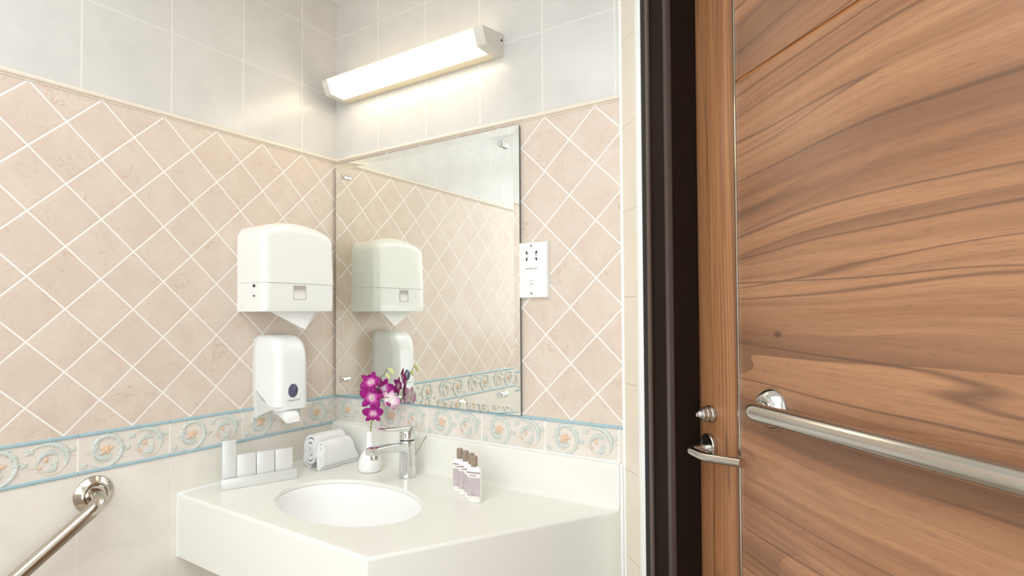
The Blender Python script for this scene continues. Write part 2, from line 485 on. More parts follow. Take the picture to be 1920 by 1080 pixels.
def make_motif():
    a, cr, og = MB(), MB(), MB()
    zc = .044
    # first scroll: tail from the lower left leaf, under, round and inwards to a flower
    c = (.058, zc + .001)
    spiral(a, c, R(222), R(395), [.042, .035, .0325, .031, .028, .029], [.0014, .0040, .0054, .0056, .0032, .0008])
    spiral(cr, c, R(95), R(95), [.028, .0285, .0285], [.0010, .0012, .0016])
    spiral(a, c, R(115), R(90), [.0245, .024, .025], [.0006, .0042, .0012])
    spiral(a, c, R(190), R(130), [.025, .020, .017, .015], [.0016, .0046, .0052, .0008])
    spiral(a, c, R(150), R(120), [.017, .013, .009], [.0008, .0030, .0010])
    leaf_cluster(a, (.012, .016), .0065, 1)
    leaf_cluster(a, (.104, .042), .0062, 2)
    cr.tube([(.016, -.0008, zc - .003), (.024, -.0008, zc), (.034, -.0006, zc + .001)], [.0004, .0016, .0006], seg=8, flat=.5, up=(0, -1, 0))
    for ang, rr in ((15, .0105), (75, .0085), (150, .0085), (215, .0110), (295, .0080)):
        x = c[0] + rr * .8 * math.cos(R(ang)); z = c[1] + rr * .8 * math.sin(R(ang))
        T = Matrix.Translation((x, -.0012, z)) @ Matrix.Rotation(-R(ang), 4, 'Y')
        og.ball((0, 0, 0), (rr * .75, .0020, .0038), T, u=10, v=6)
    og.ball((c[0], -.0022, c[1]), (.0042, .0024, .0042), u=10, v=6)
    # second scroll: starts at the upper left leaf and curls over and under
    c = (.152, zc - .002)
    spiral(a, c, R(140), R(-170), [.043, .034, .031, .030], [.0012, .0050, .0056, .0020])
    spiral(a, c, R(75), R(-95), [.0285, .0285, .029], [.0006, .0036, .0008])
    spiral(cr, c, R(-20), R(-170), [.030, .029, .0275], [.0016, .0011, .0012])
    spiral(a, c, R(200), R(-170), [.026, .021, .018, .015], [.0014, .0042, .0046, .0010])
    spiral(a, c, R(230), R(110), [.023, .018, .010], [.0008, .0044, .0010])
    spiral(a, c, R(20), R(-120), [.012, .010, .006], [.0008, .0036, .0010])
    leaf_cluster(a, (.114, .068), .0072, 3)
    leaf_cluster(a, (.193, .060), .0058, 4)
    cr.tube([(.112, -.0008, zc - .012), (.122, -.0008, zc - .011), (.131, -.0006, zc - .008)], [.0004, .0015, .0006], seg=8, flat=.5, up=(0, -1, 0))
    cr.tube([(.190, -.0006, zc + .006), (.197, -.0008, zc + .001), (.199, -.0004, zc - .002)], [.0005, .0018, .0005], seg=8, flat=.5, up=(0, -1, 0))
    og.ball((c[0] - .010, -.0018, c[1] + .004), (.0042, .002, .0062), u=10, v=6)
    og.ball((c[0] - .020, -.0012, c[1] - .012), (.0035, .0016, .0042), u=10, v=6)
    return a, cr, og
def make_border(name, axis, starts, rot, lower):
    root = bpy.data.objects.new(name, None); C.objects.link(root); struct(root)
    root.rotation_euler = (0, 0, rot)
    mb = MB()
    a, b = (YB, 0) if axis == 'y' else (.004, CW - .003)
    for zlo, zhi in ([(BT - .006, BT + .003)] + ([(BB - .003, BB + .006)] if lower else [])):
        prof = moulding_prof(.0035, zlo, zhi)
        step_ = .2025 if axis == 'y' else .2
        k0 = -.139 if axis == 'y' else -.002
        cuts = sorted(c for c in [k0 + step_ * i for i in range(-14, 8)] if a < c < b)
        ends = [a] + cuts + [b]
        for e0, e1 in zip(ends[:-1], ends[1:]):
            if e1 - e0 > .004: mb.rings([[(u, -d, z) for d, z in prof] for u in (e0 + .0008, e1 - .0008)], True, True)
    mb.build('blue_liner', M['blue'], root)
    first = None
    for s in starts:
        if first is None:
            A, CR, OG = make_motif()
            first = [A.build('scroll_relief', M['aqua'], root), CR.build('stem_relief', M['cream_relief'], root), OG.build('flower_relief', M['orange'], root)]
            objs = first
        else:
            objs = []
            for o in first:
                n = o.copy(); C.objects.link(n); n.parent = root; objs.append(n)
        for o in objs: o.location = (s, 0, BB)
    return root
make_border('trim_3', 'y', [-.139 - .2025 * i for i in range(1, 9)], PI / 2, True)
# the corner piece of the left band is a cut tile: only the first scroll fits
def cut_tile(parent, s, lim):
    for src in ('scroll_relief', 'stem_relief', 'flower_relief'):
        o = next(c for c in parent.children if c.name.split('.')[0] == src)
        bm = bmesh.new(); bm.from_mesh(o.data)
        bmesh.ops.bisect_plane(bm, geom=bm.verts[:] + bm.edges[:] + bm.faces[:], plane_co=(lim, 0, 0), plane_no=(1, 0, 0), clear_outer=True)
        me = bpy.data.meshes.new(src); bm.to_mesh(me); bm.free()
        me.materials.append(o.data.materials[0])
        n = bpy.data.objects.new(src, me); C.objects.link(n); n.parent = parent; n.location = (s, 0, BB)
cut_tile(bpy.data.objects['trim_3'], -.139, .134)
make_border('trim_4', 'x', [-.002 + .2 * i for i in range(5)], 0, False)
# white grout bead at the end of the mirror wall, white sealant beside the door frame
mb = MB(); mb.box((CW - .0035, -.0035, 0), (CW + .003, .0, CEIL), .0012)
struct(mb.build('trim_5', M['white_caulk']))
drz = -PI / 4
def door_struct(name, mb, mat):
    o = mb.build(name, mat); o.location = (CW, 0, 0); o.rotation_euler = (0, 0, drz)
    return struct(o)
mb = MB(); mb.box((.0845, -.005, 0), (.1115, .004, CEIL), .003)
door_struct('trim_6', mb, M['white_caulk'])

# dark door frame: local x along the slanted wall, -y into the room
FR = .2287
def frame_prof(s):  # latch side profile
    return [(.1115, .005), (.1115, -.002), (.133, -.003), (.138, -.0045), (.1585, -.006), (.163, -.0045), (FR - .003, -.0045), (FR, -.0015), (FR, .058), (FR - .03, .058), (FR - .03, .005)]
fr = thing('trim_7', 'dark brown painted door frame beside the tiled corner', 'door frame', (CW, 0, 0), drz)
del fr['category']; struct(fr)
mb = MB(); mb.box((.1115, -.003, 0), (.1365, .012, 2.16), .002); mb.build('sealant_gap', M['gasket'], fr)
mb = MB(); mb.prism([(.1365, .01), (.1365, -.003), (.1385, -.0055), (.1575, -.0085), (.1575, .01)], 0, 2.16); mb.build('outer_bevel', M['frame_lit'], fr)
mb = MB()
mb.prism([(.1575, .012), (.1575, -.0045), (FR - .009, -.0045), (FR - .009, .012)], 0, 2.16)
mb.prism([(FR - .03, .01), (FR - .03, .058), (FR, .058), (FR, .006), (FR - .012, .006)], 0, 2.16)
mb.box((1.06, -.0045, 0), (1.2, .058, 2.16), .003)
mb.box((.1575, -.0045, 2.09), (1.2, .058, 2.16), .003)
mb.box((.18, .0585, 0), (.2287, .101, 2.16))
mb.build('frame_face', M['frame_dark'], fr)
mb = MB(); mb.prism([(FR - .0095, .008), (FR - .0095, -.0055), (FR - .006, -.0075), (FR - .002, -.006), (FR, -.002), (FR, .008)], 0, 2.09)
mb.build('bead', plain('frame_bead_highlight', lin(78, 62, 56), .3, var=.15, scale=40), fr)  # lighter tone paints the highlight along the rounded frame edge

# ------------------------------------------------------------------ the walnut door
door = thing('door_1', 'walnut veneered door with vertical stile, steel strip and lever handle', 'door', (CW, 0, 0), drz)
struct(door)
OFF = .06
T0, T1, T2, T3 = .2290, .3545, .3615, 1.058
mb = MB(); mb.box((T0, OFF, .01), (T1, OFF + .04, 2.085), .0012); mb.build('stile', M['woodv'], door)
mb = MB(); mb.box((T1 + .0004, OFF - .0012, .01), (T2 - .0004, OFF + .02, 2.085), .0006); mb.build('steel_strip', M['nickel'], door)
GZ = 1.7115
mb = MB(); mb.box((T2, OFF, .01), (T3, OFF + .04, GZ - .0025), .0008); mb.build('lower_panel', M['wood'], door)
mb = MB(); mb.box((T2, OFF, GZ + .0025), (T3, OFF + .04, 2.085), .0008); mb.build('upper_panel', M['wood'], door)
mb = MB(); mb.box((T2, OFF + .003, GZ - .003), (T3, OFF + .03, GZ + .003)); mb.build('groove', M['copper'], door)
# lever handle on its round rose
lt, lz = .2675, 1.0425
rose = MB()
RY = Matrix.Translation((lt, OFF, lz)) @ Matrix.Rotation(PI / 2, 4, 'X')
rose.lathe([(.0228, 0), (.0232, .001), (.0232, .0085), (.0222, .0098), (.0205, .0098), (.0190, .0088), (.0100, .0088), (.0098, .0088)], 48, RY)
lever = MB()
z = lz - .0065
pth = bendpath([(lt, OFF - .006, z + .001), (lt - .001, OFF - .047, z), (lt + .055, OFF - .0475, z - .0005), (lt + .085, OFF - .0345, z + .002), (lt + .130, OFF - .022, z + .007)], .017, 10)
lever.tube(pth, .0082, 24)
lv = lever.build('lever_handle', M['satin'], door)
lv['label'] = 'satin steel lever with a curved return'
rose.build('rose', M['satin'], lv)
lk = MB()
LY = Matrix.Translation((.275, OFF, 1.1045)) @ Matrix.Rotation(PI / 2, 4, 'X')
lk.lathe([(.0160, 0), (.0163, .001), (.0163, .008), (.0157, .009), (.0140, .0092), (.0140, .0095), (.0140, .0165), (.0134, .0175), (.0122, .0177), (.0122, .0245), (.0116, .0255), (.0095, .0257)], 40, LY)
l = lk.build('lock', M['satin'], door)
l['label'] = 'stepped round lock above the lever'
tt = MB(); tt.ball((.275, OFF - .0275, 1.1045), (.0070, .0045, .0070)); tt.box((.2735, OFF - .035, 1.100), (.2765, OFF - .025, 1.108), .001)
tt.build('thumb_turn', M['chrome'], l)

# grab bar across the door
gt, gz = .4475, 1.1415
gb = thing('grab_bar', 'polished steel horizontal grab bar fixed across the walnut door', 'grab bar', Wd(gt, OFF, gz), drz)
fl = MB()
fl.lathe([(.0352, 0), (.0356, .001), (.0350, .0035), (.0335, .006), (.0290, .0125), (.0235, .017), (.0205, .0185), (.0185, .0185), (.0180, .016)], 56, Matrix.Rotation(PI / 2, 4, 'X'))
f1 = fl.build('wall_flange', M['chrome'], gb)
f2 = f1.copy(); C.objects.link(f2); f2.parent = gb; f2.location = (.53, 0, 0)
tb = MB(); tb.tube(bendpath([(0, -.008, 0), (0, -.041, -.0015), (.53, -.041, 0), (.53, -.008, 0)], .022, 12), .0150, 32)
tb.build('rail', M['satin'], gb)

# ------------------------------------------------------------------ left wall fittings (local x = +y world, -y = out of the wall)
def on_left(name, label, cat, y, z): return thing(name, label, cat, (0, y, z), PI / 2)

def dlist(half, depth, rc, n=7, taper=.9):
    """outline of a box with rounded front corners: back edge on the wall; returns ccw list (u, -d)"""
    out = [(-half, 0.0)]
    hf = half * taper
    for i in range(n + 1):
        a = PI + (PI / 2) * i / n
        out.append((-hf + rc + rc * math.cos(a), -(depth - rc) + rc * math.sin(a)))
    for k in range(1, 6):
        out.append((-hf + rc + (2 * hf - 2 * rc) * k / 6, -depth))
    for i in range(n + 1):
        a = -PI / 2 + (PI / 2) * i / n
        out.append((hf - rc + rc * math.cos(a), -(depth - rc) + rc * math.sin(a)))
    out.append((half, 0.0))
    return out
# paper towel dispenser
pz = 1.3085
pt = on_left('paper_towel_dispenser', 'large white plastic paper towel dispenser on left wall above soap dispenser', 'paper towel dispenser', -.222, pz)
HW, DP, TOP = .1365, .112, .262
def body_rings(z0, z1, n, roundtop):
    rings = []
    for i in range(n + 1):
        f = i / n
        if roundtop:
            zz = z0 + (z1 - z0) * (1 - (1 - f) ** 2)
            s = max(0., (zz - (z1 - .034)) / .034)
            k = 1 - math.sqrt(max(0, 1 - s * s)) if s < 1 else 1
            half = HW - .022 * k; dep = DP - .008 * (zz - z0) / (z1 - z0) - .040 * k
        else:
            zz = z0 + (z1 - z0) * f; half = HW; dep = DP
        ring = []
        for u, d in dlist(half, dep, .024, taper=.925):
            arch = -.030 * (u / HW) ** 2 * max(0, (zz - z0 - .05) / (z1 - z0 - .05)) if roundtop else 0
            ring.append((u, d, zz + arch))
        rings.append(ring)
    return rings
mb = MB(); mb.rings(body_rings(.0812, TOP, 26, True)); mb.build('cover', M['abs'], pt, 50)
mb = MB()
rr = body_rings(.0, .0806, 6, False)
low = []
for i, r in enumerate(rr):
    low.append([(u, d * (.985 if i else .96), zz + (.010 * max(0, 1 - abs(d) / .05) if i == 0 else 0) * -.0) for u, d, zz in r])
mb.rings(low); mb.build('lower_cover', M['abs'], pt, 50)
mb = MB(); mb.box((-.1355, -.008, -.002), (.1355, 0, .20), .002); mb.build('back_plate', M['abs_grey'], pt)
fr_ = MB()
wx0, wx1, wz0, wz1 = -.029, .011, .036, .0735
dd = -.1106
for lo, hi in (((wx0 - .002, dd - .001, wz0 - .002), (wx0, dd + .01, wz1 + .002)), ((wx1, dd - .001, wz0 - .002), (wx1 + .002, dd + .01, wz1 + .002)),
               ((wx0, dd - .001, wz0 - .002), (wx1, dd + .01, wz0)), ((wx0, dd - .001, wz1), (wx1, dd + .01, wz1 + .002))):
    fr_.box(lo, hi)
w = fr_.build('viewing_window', plain('window_rim', lin(206, 200, 192), .4), pt)
def m_pane():
    k = NT('paper_seen_in_window'); vec, x, y, z = k.coords()
    f = k.math('ADD', k.math('DIVIDE', k.math('SUBTRACT', z, wz0), wz1 - wz0), k.math('MULTIPLY', k.math('SUBTRACT', k.noise(k.comb(k.math('MULTIPLY', x, .25), 0.0, z), 90, 3), .5), .35))
    return k.out(k.ramp(f, [(.0, lin(244, 243, 242)), (.45, lin(236, 233, 231)), (.7, lin(206, 200, 196)), (.8, lin(180, 172, 166))]), .35)
p_ = MB(); p_.box((wx0, dd - .0002, wz0), (wx1, dd + .008, wz1)); p_.build('pane', m_pane(), w)
for zz, hh in ((.0715, .0075), (.0435, .0035)):
    s_ = MB(); s_.box((-.1345, -.074, zz - hh / 2), (-.1295, -.0705, zz + hh / 2), .0006); s_.build('key_slot', M['dark'], pt)
s_ = MB(); s_.lathe([(.0048, 0), (.0048, .004), (.003, .005)], 20, Matrix.Translation((-.133, -.020, .019)) @ Matrix.Rotation(-PI / 2, 4, 'Y')); s_.build('hinge_pin', M['abs_cool'], pt)
# the sheet of paper hanging out of it
ps = on_left('paper_towel', 'white folded paper towel hanging out of the wall dispenser', 'paper towel', -.222, pz)
mb = MB()
NU, NV = 16, 10
def sheet(ofs, tip, l, r):
    vs = []; fs = []
    for j in range(NV + 1):
        f = j / NV
        for i in range(NU + 1):
            g = i / NU
            x = (l + (r - l) * g) * (1 - f) + tip * f
            sag = math.sin(g * PI) * .004 * (1 - f)
            vs.append((x, -.072 - ofs - .018 * f - sag, .004 - .058 * f))
    for j in range(NV):
        for i in range(NU):
            a = j * (NU + 1) + i
            fs.append((a, a + 1, a + NU + 2, a + NU + 1))
    mb.add(vs, fs)
sheet(.006, .022, -.094, .082); sheet(.0, .018, -.088, .066)
o = mb.build('folded_sheet', M['paper'], ps, 60)
sm = o.modifiers.new('t', 'SOLIDIFY'); sm.thickness = .0008

# soap dispenser
sz = .999
sd = on_left('soap_dispenser', 'white wall soap dispenser with oval purple window below towel dispenser', 'soap dispenser', -.2455, sz)
bp = MB()
def lerp(a, b, f): return a + (b - a) * f
def sp_ring(zz, half, dep, rc, taper): return [(u, d, zz) for u, d in dlist(half, dep, rc, taper=taper)]
# back plate: reaches forward at the bottom
rings = []
for i in range(9):
    f = i / 8
    rings.append(sp_ring(-.001 + .232 * f, .0605 + .0035 * math.sin(f * PI), .010, .004, .97))
bp.rings(rings)
pr = [(0, 0), (-.088, .031), (-.105, .034), (-.105, .037), (-.080, .037), (-.04, .052), (0, .085)]
bp.rings([[(x, d, z) for d, z in pr] for x in (-.0575, .0575)], True, True)
bp.build('back_plate', M['abs_grey'], sd, 40)
cv = MB(); rings = []
N_ = 30
for i in range(N_ + 1):
    f = i / N_; zz = .026 + (.240 - .026) * f
    # front reaches all the way down at f~0; rounded crown at the top
    s = max(0, (zz - .165) / .075); k = 1 - math.sqrt(max(0, 1 - min(s, 1) ** 2.2))
    s2 = max(0, (zz - .205) / .035); k2 = 1 - math.sqrt(max(0, 1 - min(s2, 1) ** 2))
    half = .0625 - .004 * f - .0145 * k2
    dep = .107 - .003 * abs(f - .35) - .052 * k
    ring = []
    for u, d in dlist(half, dep, .026 if dep > .07 else .022, taper=.90):
        lowcut = 0
        if f < .35:  # side line curves down to the front
            q = min(1, abs(d) / dep)
            lowcut = (1 - q) ** 2.3 * .066 * (1 - f / .35)
        ring.append((u, d, zz + lowcut))
    rings.append(ring)
cv.rings(rings); cvo = cv.build('cover', M['abs_cool'], sd, 60)
wn = MB()
def ell(mbx, cx, cz, rx, rz, y0, y1, n=36):
    mbx.rings([[(cx + rx * math.cos(2 * PI * j / n) * s, y, cz + rz * math.sin(2 * PI * j / n) * s) for j in range(n)] for y, s in ((y0, 1), (y1, 1), (y1 - .0006, .93))], True, True)
ell(wn, -.0045, .080, .0168, .0205, -.09, -.1066); wn.build('level_window', M['purple_window'], sd)
lvv = MB()
rings = []
for i, (d, zl, zh, hw) in enumerate([(.045, .012, .034, .020), (.075, .005, .030, .0215), (.098, -.006, .026, .0225), (.112, -.0115, .016, .0222), (.117, -.010, .004, .021)]):
    rings.append([(-.010 + hw * a, -d, zl + (zh - zl) * b) for a, b in ((-.85, 0), (.85, 0), (1, .15), (1, .85), (.85, 1), (-.85, 1), (-1, .85), (-1, .15))])
lvv.rings(rings); ob = lvv.build('push_lever', M['ceramic'], sd, 50)
text_mesh('lettering', '(  Kimberly-Clark', .0062, M['grey_print'], sd, Matrix.Translation((-.004, -.1080, .0525)) @ Matrix.Rotation(PI / 2, 4, 'X'))

# angled grab bar on the left wall
g2 = on_left('grab_bar', 'angled stainless grab bar with round flange, lower left wall', 'grab bar', -.714, .886)
fl = MB()
RX = Matrix.Rotation(PI / 2, 4, 'X')
fl.lathe([(.0415, 0), (.0420, .001), (.0412, .003), (.0395, .0045), (.0300, .0125), (.0255, .0150), (.0240, .0150), (.0225, .0120), (.0222, .0155), (.0205, .0165), (.0195, .014)], 56, RX)
f1 = fl.build('wall_flange', M['nickel'], g2)
f2 = f1.copy(); C.objects.link(f2); f2.parent = g2; f2.location = (-.50, 0, -.36)
tb = MB(); tb.tube(bendpath([(0, -.004, 0), (-.006, -.064, -.004), (-.50, -.064, -.36), (-.50, -.004, -.36)], .036, 14), .0155, 32)
tb.build('rail', M['nickel'], g2)

# ------------------------------------------------------------------ wall lamp over the mirror
lp = thing('wall_lamp', 'lit white fluorescent wall light above the mirror', 'lamp', (.363, 0, 2.0), 0)
prof = [(0, .062), (-.103, .047), (-.0855, .003), (0, .0)]
def scaled(s, dz=0):
    cx = -.045; cz = .028
    return [(cx + (d - cx) * s if d != 0 else 0, cz + (z - cz) * s + dz) for d, z in prof]
L0, L1 = -.315, .316
def bev_poly(poly, b):
    out = []
    n = len(poly)
    for i, p in enumerate(poly):
        a = Vector(poly[i - 1]); q = Vector(p); c = Vector(poly[(i + 1) % n])
        if abs(q.x) < 1e-6: out.append(tuple(q)); continue
        out.append(tuple(q + (a - q).normalized() * b)); out.append(tuple(q + (c - q).normalized() * b))
    return out
for x0, x1 in ((L0, L0 + .026), (L1 - .030, L1)):
    e = MB(); pp = bev_poly(prof, .003)
    cx = -.045; cz = .028
    pin = [(cx + (d - cx) * .965 if d else 0, cz + (z - cz) * .965) for d, z in pp]
    out_left = x0 == L0
    e.rings([[(x0, d, z) for d, z in (pin if out_left else pp)], [(x0 + .0015, d, z) for d, z in pp], [(x1 - .0015, d, z) for d, z in pp], [(x1, d, z) for d, z in (pp if out_left else pin)]], True, True)
    cap_ = e.build('end_cap', M['lamp_body'], lp)
    s_ = MB(); s_.lathe([(.0035, 0), (.0035, .0012), (.0025, .0016)], 16, Matrix.Translation((x1 if not out_left else x0, -.012, .040)) @ Matrix.Rotation(PI / 2 if not out_left else -PI / 2, 4, 'Y'))
    s_.build('screw', M['dark'], cap_)
bx = MB(); bx.box((L0 + .02, -.030, .0035), (L1 - .02, -.001, .056), .001); bx.rings([[(x, d, z) for d, z in ((-.046, .0552), (-.1035, .0468), (-.1035, .0445), (-.046, .0527))] for x in (L0 + .02, L1 - .02)], True, True); bx.box((L0 + .02, -.034, .0008), (L1 - .02, -.001, .0035), .0008)
bx.build('base_channel', M['lamp_cream'], lp)
df = MB(); q = bev_poly([(-.034, .0535), (-.1005, .0438), (-.084, .0045), (-.034, .0022)], .004)
df.rings([[(x, d, z) for d, z in q] for x in (L0 + .024, L1 - .027)], True, True)
df.build('diffuser', M['lamp'], lp)

# ------------------------------------------------------------------ mirror
mr = thing('wall_mirror', 'frameless rectangular wall mirror with chrome studs near its corners', 'mirror', (.3705, 0, 1.030), 0)
mw, mh = .361, .770
g = MB()
bv = .019
y0, y1, y2 = -.006, -.0105, -.0125
outer0 = [(-mw, y0, 0), (mw, y0, 0), (mw, y0, mh), (-mw, y0, mh)]
outer1 = [(-mw, y1, 0), (mw, y1, 0), (mw, y1, mh), (-mw, y1, mh)]
inner = [(-mw + bv, y2 + .0031, bv), (mw - bv, y2 + .0031, bv), (mw - bv, y2 + .0031, mh - bv), (-mw + bv, y2 + .0031, mh - bv)]
vs = outer0 + outer1 + inner
g.add(vs, [(0, 1, 5, 4), (1, 2, 6, 5), (2, 3, 7, 6), (3, 0, 4, 7), (3, 2, 1, 0)], None, 1)
g.add(vs, [(4, 5, 9, 8), (5, 6, 10, 9), (6, 7, 11, 10), (7, 4, 8, 11), (8, 9, 10, 11)], None, 0)
g.build('mirror_glass', [M['mirror'], M['mirror_edge']], mr, 0)
for sx, szz in ((-.315, .722), (.309, .725), (-.318, .055), (.3035, .051)):
    s_ = MB(); s_.lathe([(.0075, 0), (.0075, .010), (.0088, .0105), (.0090, .012), (.0090, .021), (.0084, .0222), (.0, .0222)], 32, Matrix.Translation((sx, -.0050, szz)) @ Matrix.Rotation(PI / 2, 4, 'X'), cap=False)
    s_.build('stud', M['chrome'], mr)

# ------------------------------------------------------------------ shaver socket
sk = thing('shaver_socket', 'white shaver socket plate on tiled wall right of the mirror', 'socket', (.7725, 0, 1.338), 0)
pl = MB()
rw, rh = .0440, .1475
pl.rings([[(-rw, 0, 0), (rw, 0, 0), (rw, 0, rh), (-rw, 0, rh)], [(-rw, -.006, 0), (rw, -.006, 0), (rw, -.006, rh), (-rw, -.006, rh)],
          [(-rw + .003, -.0115, .003), (rw - .003, -.0115, .003), (rw - .003, -.0115, rh - .003), (-rw + .003, -.0115, rh - .003)]], True, True)
pl.build('face_plate', M['abs_cool'], sk)
for zz in (.0128, .1372):
    s_ = MB(); s_.lathe([(.0036, 0), (.0036, .001), (.0028, .0016), (0, .0016)], 20, Matrix.Translation((-.005, -.0112, zz)) @ Matrix.Rotation(PI / 2, 4, 'X'), cap=False)
    so = s_.build('screw', M['nickel'], sk)
    k_ = MB(); k_.box((-.0078, -.0131, zz - .0004), (-.0022, -.0125, zz + .0004)); k_.build('slot', M['dark'], so)
hm = {}
for cx, sgn in ((-.0183, 1), (.0095, -1)):
    for zz, up in ((.1196, 1), (.1015, -1)):
        h_ = MB()
        h_.lathe([(.0027, 0), (.0027, .0005), (0, .0005)], 16, Matrix.Translation((cx - .0008 * sgn, -.0113, zz + .001 * up)) @ Matrix.Rotation(PI / 2, 4, 'X'), cap=False)
        h_.box((cx - .0032, -.0119, zz - .0030 * up - .0012), (cx + .0034 * sgn if sgn > 0 else cx + .003, -.0113, zz - .0030 * up + .0012), M=None)
        h_.build('pin_hole', M['dark'], sk)
RT = Matrix.Rotation(PI / 2, 4, 'X')
text_mesh('voltage_lettering', '115V', .0048, M['grey_print'], sk, Matrix.Translation((-.0183, -.0116, .1106)) @ RT)
text_mesh('voltage_lettering', '230V', .0048, M['grey_print'], sk, Matrix.Translation((.0095, -.0116, .1106)) @ RT)
text_mesh('lettering', 'SHAVERS ONLY', .0052, M['black_print'], sk, Matrix.Translation((-.005, -.0116, .0770)) @ RT)
em = MB()
for cx in (-.0085, -.0015):
    em.tube([(cx + .0016 * math.cos(a), -.0116, .0460 + .0016 * math.sin(a)) for a in [R(36 * i) for i in range(11)]], .00035, 6)
em.tube(smoothpath([(-.0090, -.0116, .0400), (-.0080, -.0116, .0355), (-.0040, -.0116, .0345), (-.0035, -.0116, .0385), (-.0075, -.0116, .0395)], 6), .0004, 6)
em.tube([(-.003, -.0116, .0395), (-.0005, -.0116, .0360)], .00035, 6)
em.build('razor_symbol', M['grey_print'], sk)

# ------------------------------------------------------------------ vanity counter
vc = thing('vanity_counter', 'ivory solid surface corner vanity counter with angled front', 'vanity counter', (0, 0, .675), 0)
zt = ZC - .675
OUT = [(0.0, 0.0), (CW - .008, 0.0), (CW - .008, -.019), (.706, -.528), (0.0, -.522)]
wall_edge = [True, True, False, False, True]   # edges i -> i+1 that touch a wall
BC = (.412, -.317); BA, BBx, BTH = .2155, .1485, -.07
def offset_poly(r):
    n = len(OUT); lines = []
    for i in range(n):
        p = Vector(OUT[i]); q = Vector(OUT[(i + 1) % n]); d = (q - p).normalized()
        nrm = Vector((d.y, -d.x))   # interior for clockwise order
        cen = Vector((.4, -.25))
        if (cen - p).dot(nrm) < 0: nrm = -nrm
        off = 0 if wall_edge[i] else r
        lines.append((p + nrm * off, d))
    res = []
    for i in range(n):
        p1, d1 = lines[i - 1]; p2, d2 = lines[i]
        den = d1.x * d2.y - d1.y * d2.x
        t = ((p2.x - p1.x) * d2.y - (p2.y - p1.y) * d2.x) / den
        res.append(p1 + d1 * t)
    return res
NS = 20
def sample(poly):
    out = []
    n = len(poly)
    for i in range(n):
        p, q = Vector(poly[i]), Vector(poly[(i + 1) % n])
        for k in range(NS): out.append(p.lerp(q, k / NS))
    return out
def ellp(ang, s=1.0):
    # point of the basin rim in world direction ang
    c, s_ = math.cos(ang - BTH), math.sin(ang - BTH)
    r = 1 / math.sqrt((c / BA) ** 2 + (s_ / BBx) ** 2) * s
    return (BC[0] + r * math.cos(ang), BC[1] + r * math.sin(ang))
RB = .007
base_pts = sample(offset_poly(RB))
angs = [math.atan2(p.y - BC[1], p.x - BC[0]) for p in base_pts]
rings = [[(*ellp(a), zt - .010) for a in angs], [(*ellp(a), zt - .0015) for a in angs], [(*ellp(a, 1.006), zt) for a in angs]]
for f in (.33, .66): rings.append([(*(Vector(ellp(a, 1.006)).lerp(p, f)), zt) for a, p in zip(angs, base_pts)])
for i in range(7):
    a = PI / 2 * i / 6
    pl_ = sample(offset_poly(RB * (1 - math.sin(a))))
    rings.append([(p.x, p.y, zt - RB * (1 - math.cos(a))) for p in pl_])
pl_ = sample(offset_poly(0)); rings.append([(p.x, p.y, .0) for p in pl_])
mb = MB(); mb.rings(rings, True, False)
pl_in = sample(offset_poly(.02)); 
mb.rings([[(p.x, p.y, 0) for p in pl_], [(p.x, p.y, 0) for p in pl_in], [(p.x, p.y, .12) for p in pl_in]], True, False)
ct = mb.build('countertop', M['solid'], vc, 40)
for p in ct.data.polygons:
    if abs(p.normal.z) > .9995: p.use_smooth = False
# backsplash with coved foot and rounded top
bs = MB(); pr = []
t_ = .019; h_ = .942 - .675
pr.append((0, zt - .004)); pr.append((-(t_ + .0135), zt - .004)); pr.append((-(t_ + .0135), zt - .0003))
for i in range(1, 8):
    a = PI / 2 * i / 7
    pr.append((-(t_ + .013 - .013 * math.sin(a)), zt - .0003 + .013 - .013 * math.cos(a)))
for i in range(7):
    a = PI / 2 * i / 6
    pr.append((-(t_ - .007 + .007 * math.cos(a)), h_ - .007 + .007 * math.sin(a)))
pr.append((0, h_))
bs.rings([[(x, y, z) for y, z in pr] for x in (.0005, CW - .0165)], True, True)
xe = CW - .0165
bs.rings([[(xe, y, z) for y, z in pr], [(CW - .0085, y * .8, min(z, h_ - .002)) for y, z in pr]], True, True)
bs.build('backsplash', M['solid'], vc, 40)
# undermount basin bowl
bw = MB(); rings = []
NB = 64
def er(s, z, sh=0): return [(BC[0] + (BA * s * math.cos(t) * math.cos(BTH) - BBx * s * math.sin(t) * math.sin(BTH)), BC[1] + (BA * s * math.cos(t) * math.sin(BTH) + BBx * s * math.sin(t) * math.cos(BTH)) + sh, z) for t in [2 * PI * j / NB for j in range(NB)]]
for s, dz in ((1.04, -.0102), (1.01, -.0102), (1.0, -.012), (.99, -.022), (.965, -.055), (.90, -.085), (.78, -.112), (.60, -.130), (.36, -.139), (.16, -.142), (.115, -.1425)):
    rings.append(er(s, zt + dz, .0))
bw.rings(rings, True, False)
bo = bw.build('basin', M['basin'], vc, 60)
dr = MB(); dr.lathe([(.030, 0), (.031, .001), (.029, .0025), (.022, .0015), (.020, -.002), (.018, -.002), (.018, .003), (.010, .006), (0, .007)], 32, Matrix.Translation((BC[0], BC[1], zt - .1425)), cap=False)
dr.build('drain', M['chrome'], bo)
# white sealant along the left wall and at the right end
cb = MB()
cb.tube([(.0015, -.521, zt), (.0015, -.03, zt)], .004, 10)
cb.tube([(.0015, -.523, zt), (.0015, -.523, 0)], .0025, 10)
cb.box((CW - .0085, -.012, 0), (CW - .0015, 0, h_ - .001), .002)
cb.tube([(.004, -.001, h_ - .001), (CW - .012, -.001, h_ - .001)], .0045, 8)
cb.build('sealant', M['white_caulk'], vc)

